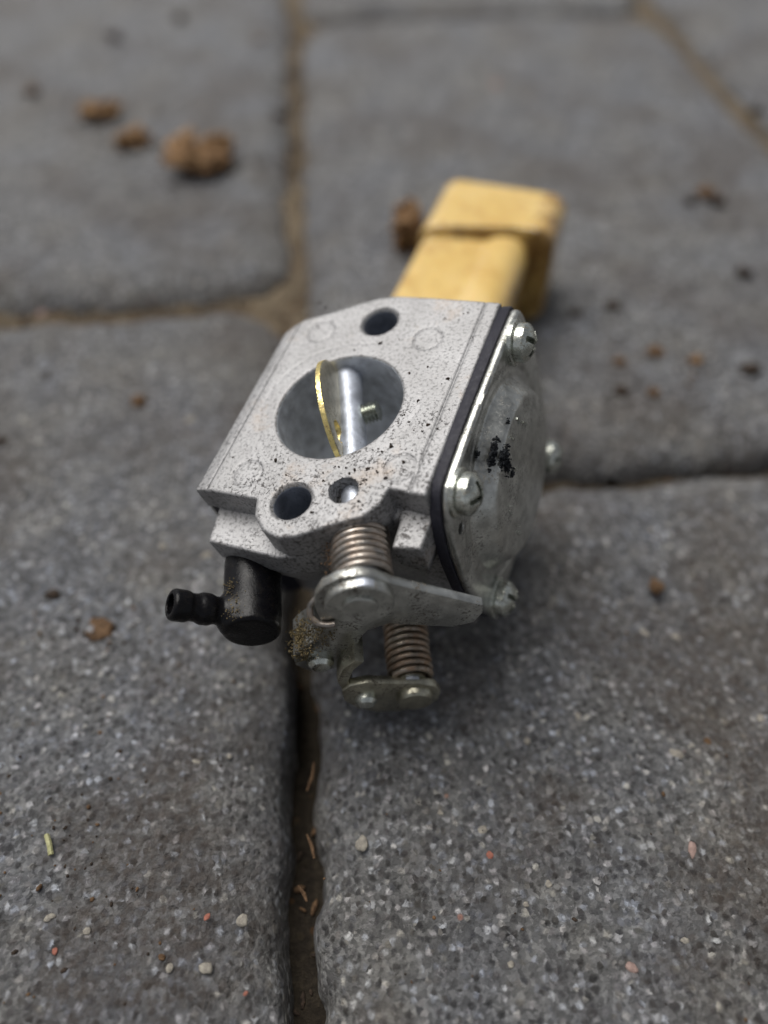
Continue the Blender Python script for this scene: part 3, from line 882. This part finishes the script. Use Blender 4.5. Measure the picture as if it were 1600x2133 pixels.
on_paving('wood_crumb', 425, 348, 170, 118, BARK, 'largest of the rotten brown wood crumbs on the paver upper left', 'wood crumb', 'rotten wood crumbs', 3, 0.55, 4, 0.75)
on_paving('wood_crumb', 214, 246, 104, 62, BARK, 'flat rotten brown wood crumb, farthest left of the three upper left', 'wood crumb', 'rotten wood crumbs', 8, 0.6, 4, 0.7)
on_paving('wood_crumb', 283, 303, 82, 66, BARK, 'small pinkish brown wood crumb between the flat one and the largest', 'wood crumb', 'rotten wood crumbs', 13, 0.6, 4, 0.7)
on_paving('wood_crumb', 850, 500, 78, 104, BARK, 'brown wood crumb leaning against the left side of the yellow block', 'wood crumb', 'rotten wood crumbs', 21, 1.6, 4, 0.6)
CR = [
    (236, 80, 38, 22, DIRT, 'flat dark crumb near the top left of the paver with wood crumbs'),
    (376, 38, 34, 22, DIRT, 'round black crumb at the very top of the upper left paver'),
    (68, 192, 36, 26, DIRT_BROWN, 'brown crumb left of the flat wood crumb'),
    (540, 86, 26, 18, DIRT_BROWN, 'small brown crumb by the joint at the top of the upper left paver'),
    (292, 838, 40, 34, DIRT_BROWN, 'dark red-brown crumb on the paver left of the carburettor'),
    (96, 782, 26, 20, DIRT, 'small dark crumb near the left edge, level with the bore'),
    (112, 1240, 44, 22, DIRT, 'dark crumb on the left paver beyond the black nipple'),
    (4, 922, 40, 24, DIRT, 'black crumb cut by the left edge of the picture'),
    (585, 244, 40, 26, DIRT, 'dark crumb lying in the joint above the carburettor'),
    (1470, 408, 50, 40, DIRT_BROWN, 'largest dark brown crumb right of the yellow block'),
    (1496, 424, 40, 26, DIRT, 'dark crumb touching the largest one right of the yellow block'),
    (1438, 668 - 245, 30, 22, DIRT, 'small dark crumb left of the pair right of the yellow block'),
    (1276, 642, 48, 30, DIRT, 'black crumb on the paver right of the carburettor screw'),
    (1197, 656, 34, 20, DIRT, 'small black crumb beside the yellow block corner'),
    (1550, 570, 44, 28, DIRT, 'black crumb near the right edge above the brown stains'),
    (1562, 772, 52, 30, DIRT, 'black crumb at the right edge level with the bore'),
    (1292, 818, 46, 28, DIRT, 'dark crumb left of the tan flakes right of the carburettor'),
    (1362, 820, 40, 22, DIRT_BROWN, 'brown crumb below the tan flakes right of the carburettor'),
    (1366, 738, 52, 30, DIRT_BROWN, 'brown crumb in the middle of the tan flakes'),
    (1448, 752, 40, 22, BARK, 'tan flake right of the brown crumbs'),
    (1290, 756, 40, 24, DIRT_BROWN, 'brown crumb upper left of the tan flakes'),
    (1366, 1224, 38, 40, DIRT_BROWN, 'brown crumb on the paver right of the lower screw'),
    (208, 1308, 80, 50, DIRT_BROWN, 'flat brown smear of dirt left of the black nipple'),
    (1574, 236, 40, 30, DIRT, 'dark crumb in the joint at the upper right'),
]
for k, (px, py, a, b, mt, lab) in enumerate(CR):
    on_paving('dirt_crumb', px, py, a, b, mt, lab, 'dirt crumb', 'crumbs of dirt on the pavers', 30 + k, 0.05 if a >= 80 else 0.6, 3, 0.55)

# stone chips set in the concrete
def paver_at(x, y):
    a = (np.array([x, y]) - ORG) @ E1; b = (np.array([x, y]) - ORG) @ E2
    c = int(math.floor(a / PW)); off = -99.0 if c % 2 == 0 else -39.6
    return PAVERS.get((c, int(math.floor((b - off) / PL))))
CH = [(754, 1752, 34, 36, PALE), (1208, 1488, 28, 26, PALE), (1412, 1562, 52, 20, PALE), (1220, 1690, 26, 20, PALE), (1006, 1724, 22, 24, PALE), (1145, 1838, 18, 18, PALE), (1022, 1776, 26, 18, REDST),
      (1446, 1764, 22, 36, PINKST), (1320, 2012, 24, 30, PINKST), (1066, 2006, 18, 16, PALE), (1498, 1966, 20, 14, PALE), (1430, 1956, 18, 20, PALE), (1097, 1880, 16, 12, PALE), (430, 2016, 30, 32, PALE),
      (432, 1911, 14, 18, REDST), (505, 1917, 34, 26, PALE), (105, 1912, 18, 28, PALE), (182, 1940, 20, 18, PALE), (355, 2016, 26, 16, PALE), (338, 1994, 22, 14, DIRT_BROWN), (115, 1982, 16, 14, REDST), (512, 2070, 10, 12, REDST),
      (213, 945, 30, 16, PALE), (45, 743, 34, 22, PALE), (86, 652, 28, 22, PINKST), (322, 786, 30, 22, BARK), (395, 875, 26, 18, PALE), (160, 925, 32, 18, PALE), (340, 1138, 24, 16, PALE), (430, 1156, 32, 16, PALE),
      (1354, 1095, 28, 20, PALE), (1410, 1320, 32, 16, PALE), (1346, 1312, 18, 24, PALE), (1590, 1490, 22, 20, PALE), (520, 146, 36, 24, PALE), (1033, 175, 36, 22, PINKST), (1388, 682, 24, 20, PALE), (470, 492, 28, 18, PALE),
      (1478, 1548 - 10, 24, 18, DIRT_BROWN), (918, 1688, 14, 14, PALE), (1100, 1538, 22, 14, PALE), (478, 1577, 14, 12, PALE), (410, 1588, 12, 20, PALE)]
for k, (px, py, a, b, mt) in enumerate(CH):
    p, kk = gp(px, py)
    o = paver_at(p[0], p[1])
    if o is None: continue
    sx = a * kk / 1650.0 / 2
    c = link('stone_chip', lump('stone_chip', (sx * .78, sx * b / a * .95, 0.3 * sx), 60 + k, mt, sub=2, rough=0.35), o)
    q = (p[:2] - np.array(o.location[:2]))
    c.location = (q @ E1, q @ E2, -0.25 * sx)
    c.rotation_euler = (0, 0, k * 1.3)

# one pale straw on the left paver, fibres and bits down in the joints
def strand(name, pts, r, mat, label=None, cat=None, group=None):
    o = link(name, tube(name, pts, r, mat, n=6)); o.scale = (MM,) * 3
    tag(o, label, cat, group)
    return o
a, _ = gp(100, 1742); b, _ = gp(109, 1783)
strand('straw', [a + [0, 0, .5], (a + b) / 2 + [0.15, 0, .75], b + [0, 0, .5]], 0.35, STRAW, 'short pale green straw on the lower left paver', 'straw')
def joint_bits():
    bm = bmesh.new(); rnd = random.Random(5)
    for k in range(900):
        mode = rnd.random()
        if mode < 0.5:
            a_, b_ = rnd.gauss(0, 2.2), rnd.uniform(-190, 160)
            if b_ < -110 and rnd.random() < 0.7: continue
        elif mode < 0.75:
            a_, b_ = rnd.uniform(0, 150), -99 + rnd.gauss(0, 2.6)
        else:
            a_, b_ = -rnd.uniform(0, 130), -39.6 + rnd.gauss(0, 2.6)
        p = ORG + a_ * E1 + b_ * E2
        z = float(sand_height(np.array(p[0]), np.array(p[1])))
        s_ = rnd.uniform(0.25, 0.9) * (1.6 if rnd.random() < 0.1 else 1)
        mt = Matrix.Translation((p[0], p[1], z + 0.2)) @ Matrix.Rotation(rnd.uniform(0, 6), 4, 'Z') @ Matrix.Rotation(rnd.uniform(-.6, .6), 4, 'X') @ Matrix.Diagonal((s_ * rnd.uniform(.6, 2.4), s_ * .7, s_ * rnd.uniform(.3, .7), 1))
        bmesh.ops.create_icosphere(bm, subdivisions=1, radius=0.8, matrix=mt)
    me = bm_mesh('joint_litter', bm, BARK, sharp=None)
    me.materials.append(DIRT_BROWN); me.materials.append(DIRT)
    n = len(me.polygons); idx = np.repeat(np.random.RandomState(4).choice([2, 1, 1, 2, 2, 0], n // 80 + 1), 80)[:n].astype(np.int32)
    me.polygons.foreach_set('material_index', idx)
    o = link('joint_litter', me); o.scale = (MM,) * 3
    tag(o, 'brown bits of bark and soil lying down in the paver joints', 'litter', kind='stuff')
joint_bits()
def grit():
    rnd = random.Random(12); bm = bmesh.new()
    spots = [(gp(425, 352)[0], 13, 60), (gp(250, 275)[0], 14, 50), (gp(1370, 770)[0], 12, 60), (gp(1475, 415)[0], 8, 24), (gp(846, 512)[0], 6, 20), (gp(210, 1310)[0], 5, 40), (gp(120, 1800)[0], 10, 90)]
    for c, r0, n in spots:
        for k in range(n):
            x, y = c[0] + rnd.gauss(0, r0), c[1] + rnd.gauss(0, r0)
            s_ = rnd.choice((.11, .15, .2, .3)) * (1 + y / 300)
            bmesh.ops.create_icosphere(bm, subdivisions=1, radius=1, matrix=Matrix.Translation((x, y, 0.1)) @ Matrix.Rotation(rnd.uniform(0, 6), 4, 'Z') @ Matrix.Diagonal((s_ * rnd.uniform(.7, 1.8), s_, s_ * .6, 1)))
    for k in range(500):
        x, y = rnd.uniform(-90, 120), rnd.uniform(10, 300)
        s_ = rnd.choice((.09, .12, .16, .24)) * (1 + y / 300)
        bmesh.ops.create_icosphere(bm, subdivisions=1, radius=1, matrix=Matrix.Translation((x, y, 0.05)) @ Matrix.Rotation(rnd.uniform(0, 6), 4, 'Z') @ Matrix.Diagonal((s_ * rnd.uniform(.7, 1.8), s_, s_ * .6, 1)))
    me = bm_mesh('grit', bm, DIRT, sharp=None)
    me.materials.append(DIRT_BROWN)
    n = len(me.polygons); idx = np.repeat(np.random.RandomState(6).choice([0, 0, 1], n // 20 + 1), 20)[:n].astype(np.int32)
    me.polygons.foreach_set('material_index', idx)
    o = link('grit', me); o.scale = (MM,) * 3
    tag(o, 'scattered dark and brown grit lying on the pavers', 'grit', kind='stuff')
grit()
FB = [((640, 1740), (655, 1790), 'rust brown fibre down in the joint below the levers'), ((622, 1846), (640, 1880), 'curled tan fibre in the joint near the bottom'), ((655, 1590), (640, 1650), 'dark red fibre in the joint under the lower lever')]
for k, (u, v, lab) in enumerate(FB):
    a, _ = gp(*u, -3.0); b, _ = gp(*v, -3.0)
    mid = (a + b) / 2 + [0.2, 0, 0.2]
    strand('plant_fibre', [a + [0, 0, .4], mid, b + [0, 0, .4]], [0.12, 0.28, 0.15], DIRT_BROWN, lab, 'plant fibre', 'fibres in the joint')

# dirt that clings to the carburettor (loose lumps, so things of their own)
def cling(name, spots, mat, label, cat, seed, M, stuff=False):
    rnd = random.Random(seed)
    bm = bmesh.new()
    for (c, sp, n, r) in spots:
        for k in range(n):
            q = [c[i] + rnd.gauss(0, sp[i]) for i in range(3)]
            s_ = r * rnd.uniform(0.5, 1.4)
            mt = Matrix.Translation(q) @ Matrix.Rotation(rnd.uniform(0, 6), 4, Vector((rnd.random(), rnd.random(), rnd.random() + .1))) @ Matrix.Diagonal((s_ * rnd.uniform(.7, 2.0), s_, s_ * rnd.uniform(.5, 1), 1))
            bmesh.ops.create_icosphere(bm, subdivisions=1, radius=1, matrix=mt)
    for v in bm.verts:
        v.co += Vector(mnoise.noise_vector(v.co * 2.1)) * r * 0.5
    me = bm_mesh(name, bm, mat, M=M, sharp=None)
    o = link(name, me); o.matrix_world = Mc
    tag(o, label, cat, kind='stuff' if stuff else None)
    return o
cling('dirt_clump', [((-10.6, -14.5, 24.2), (1.0, 0.3, 1.2), 900, 0.11), ((-8.0, -11.2, 26.2), (1.1, 1.7, 0.10), 300, 0.09), ((-11.6, -16.6, 26.1), (0.8, 0.9, 0.12), 90, 0.12)], CAKED,
      'yellow brown dirt caked on the lower arm of the upper lever', 'dirt clump', 1, MS)
cling('lint', [((-3.2, -3.2, 21.0), (0.35, 0.7, 1.9), 170, 0.07), ((-2.0, -1.6, 18.0), (1.0, 0.4, 0.5), 30, 0.07)], DIRT_BROWN, 'brown fluff caught on the left side of the upper coil spring', 'lint', 6, MS)
_G = []
for (p_, q_, sp_, n_, r_) in ((-1.6, -4.9, .9, 110, .3), (-1.1, -5.9, .6, 50, .26), (-0.9, -6.6, .6, 40, .26), (-1.2, -7.8, .5, 30, .24), (-2.6, -3.9, .3, 12, .22), (-0.9, -9.6, .3, 12, .24), (3.2, -4.4, .3, 8, .2)):
    _G.append(((p_, q_, stamp_z(p_, q_) + 0.05), (sp_, sp_ * .6, 0.13), n_ * 4, r_ * .55))
cling('grime_clump', _G, GRIME, 'ragged black grime stuck on the domed side lid', 'grime clump', 2, MC_)
cling('fibre_dust', [((-17.2, -6.55, 22.6), (0.7, 0.12, 0.9), 150, 0.08), ((-17.6, -6.6, 19.6), (0.4, 0.12, 0.6), 70, 0.07)], CAKED,
      'tan dust stuck where the nipple joins the black fuel elbow', 'dust', 3, MS)
# loose grit lying on the bright flange
_rg = random.Random(9)
_S = []
for k in range(150):
    u_ = _rg.random()
    x_, y_ = (_rg.gauss(9.5, 4.5), _rg.gauss(-9, 6)) if u_ < 0.6 else (_rg.uniform(-12, 15), _rg.uniform(-17, 19))
    if not (-13 < x_ < 15.8 and -19 < y_ < 19.5) or math.hypot(x_, y_) < 9.3 or math.hypot(x_, y_ - 15.5) < 3.2 or math.hypot(x_, y_ + 15.5) < 3.2: continue
    if y_ < -11.6 and (x_ > 10.5 or x_ < -4.5): continue
    if math.hypot(x_ - 6.2, y_ + 12.9) < 2.2: continue
    _S.append(((x_, y_, 0.04), (0.08, 0.08, 0.0), _rg.choice((1, 1, 2, 3)), _rg.choice((0.07, 0.09, 0.12, 0.18))))
cling('metal_grit', _S, DIRT, 'fine black grit lying on the bright flange', 'grit', 11, Matrix.Identity(4), True)

print('scene built, objects:', len(bpy.data.objects))
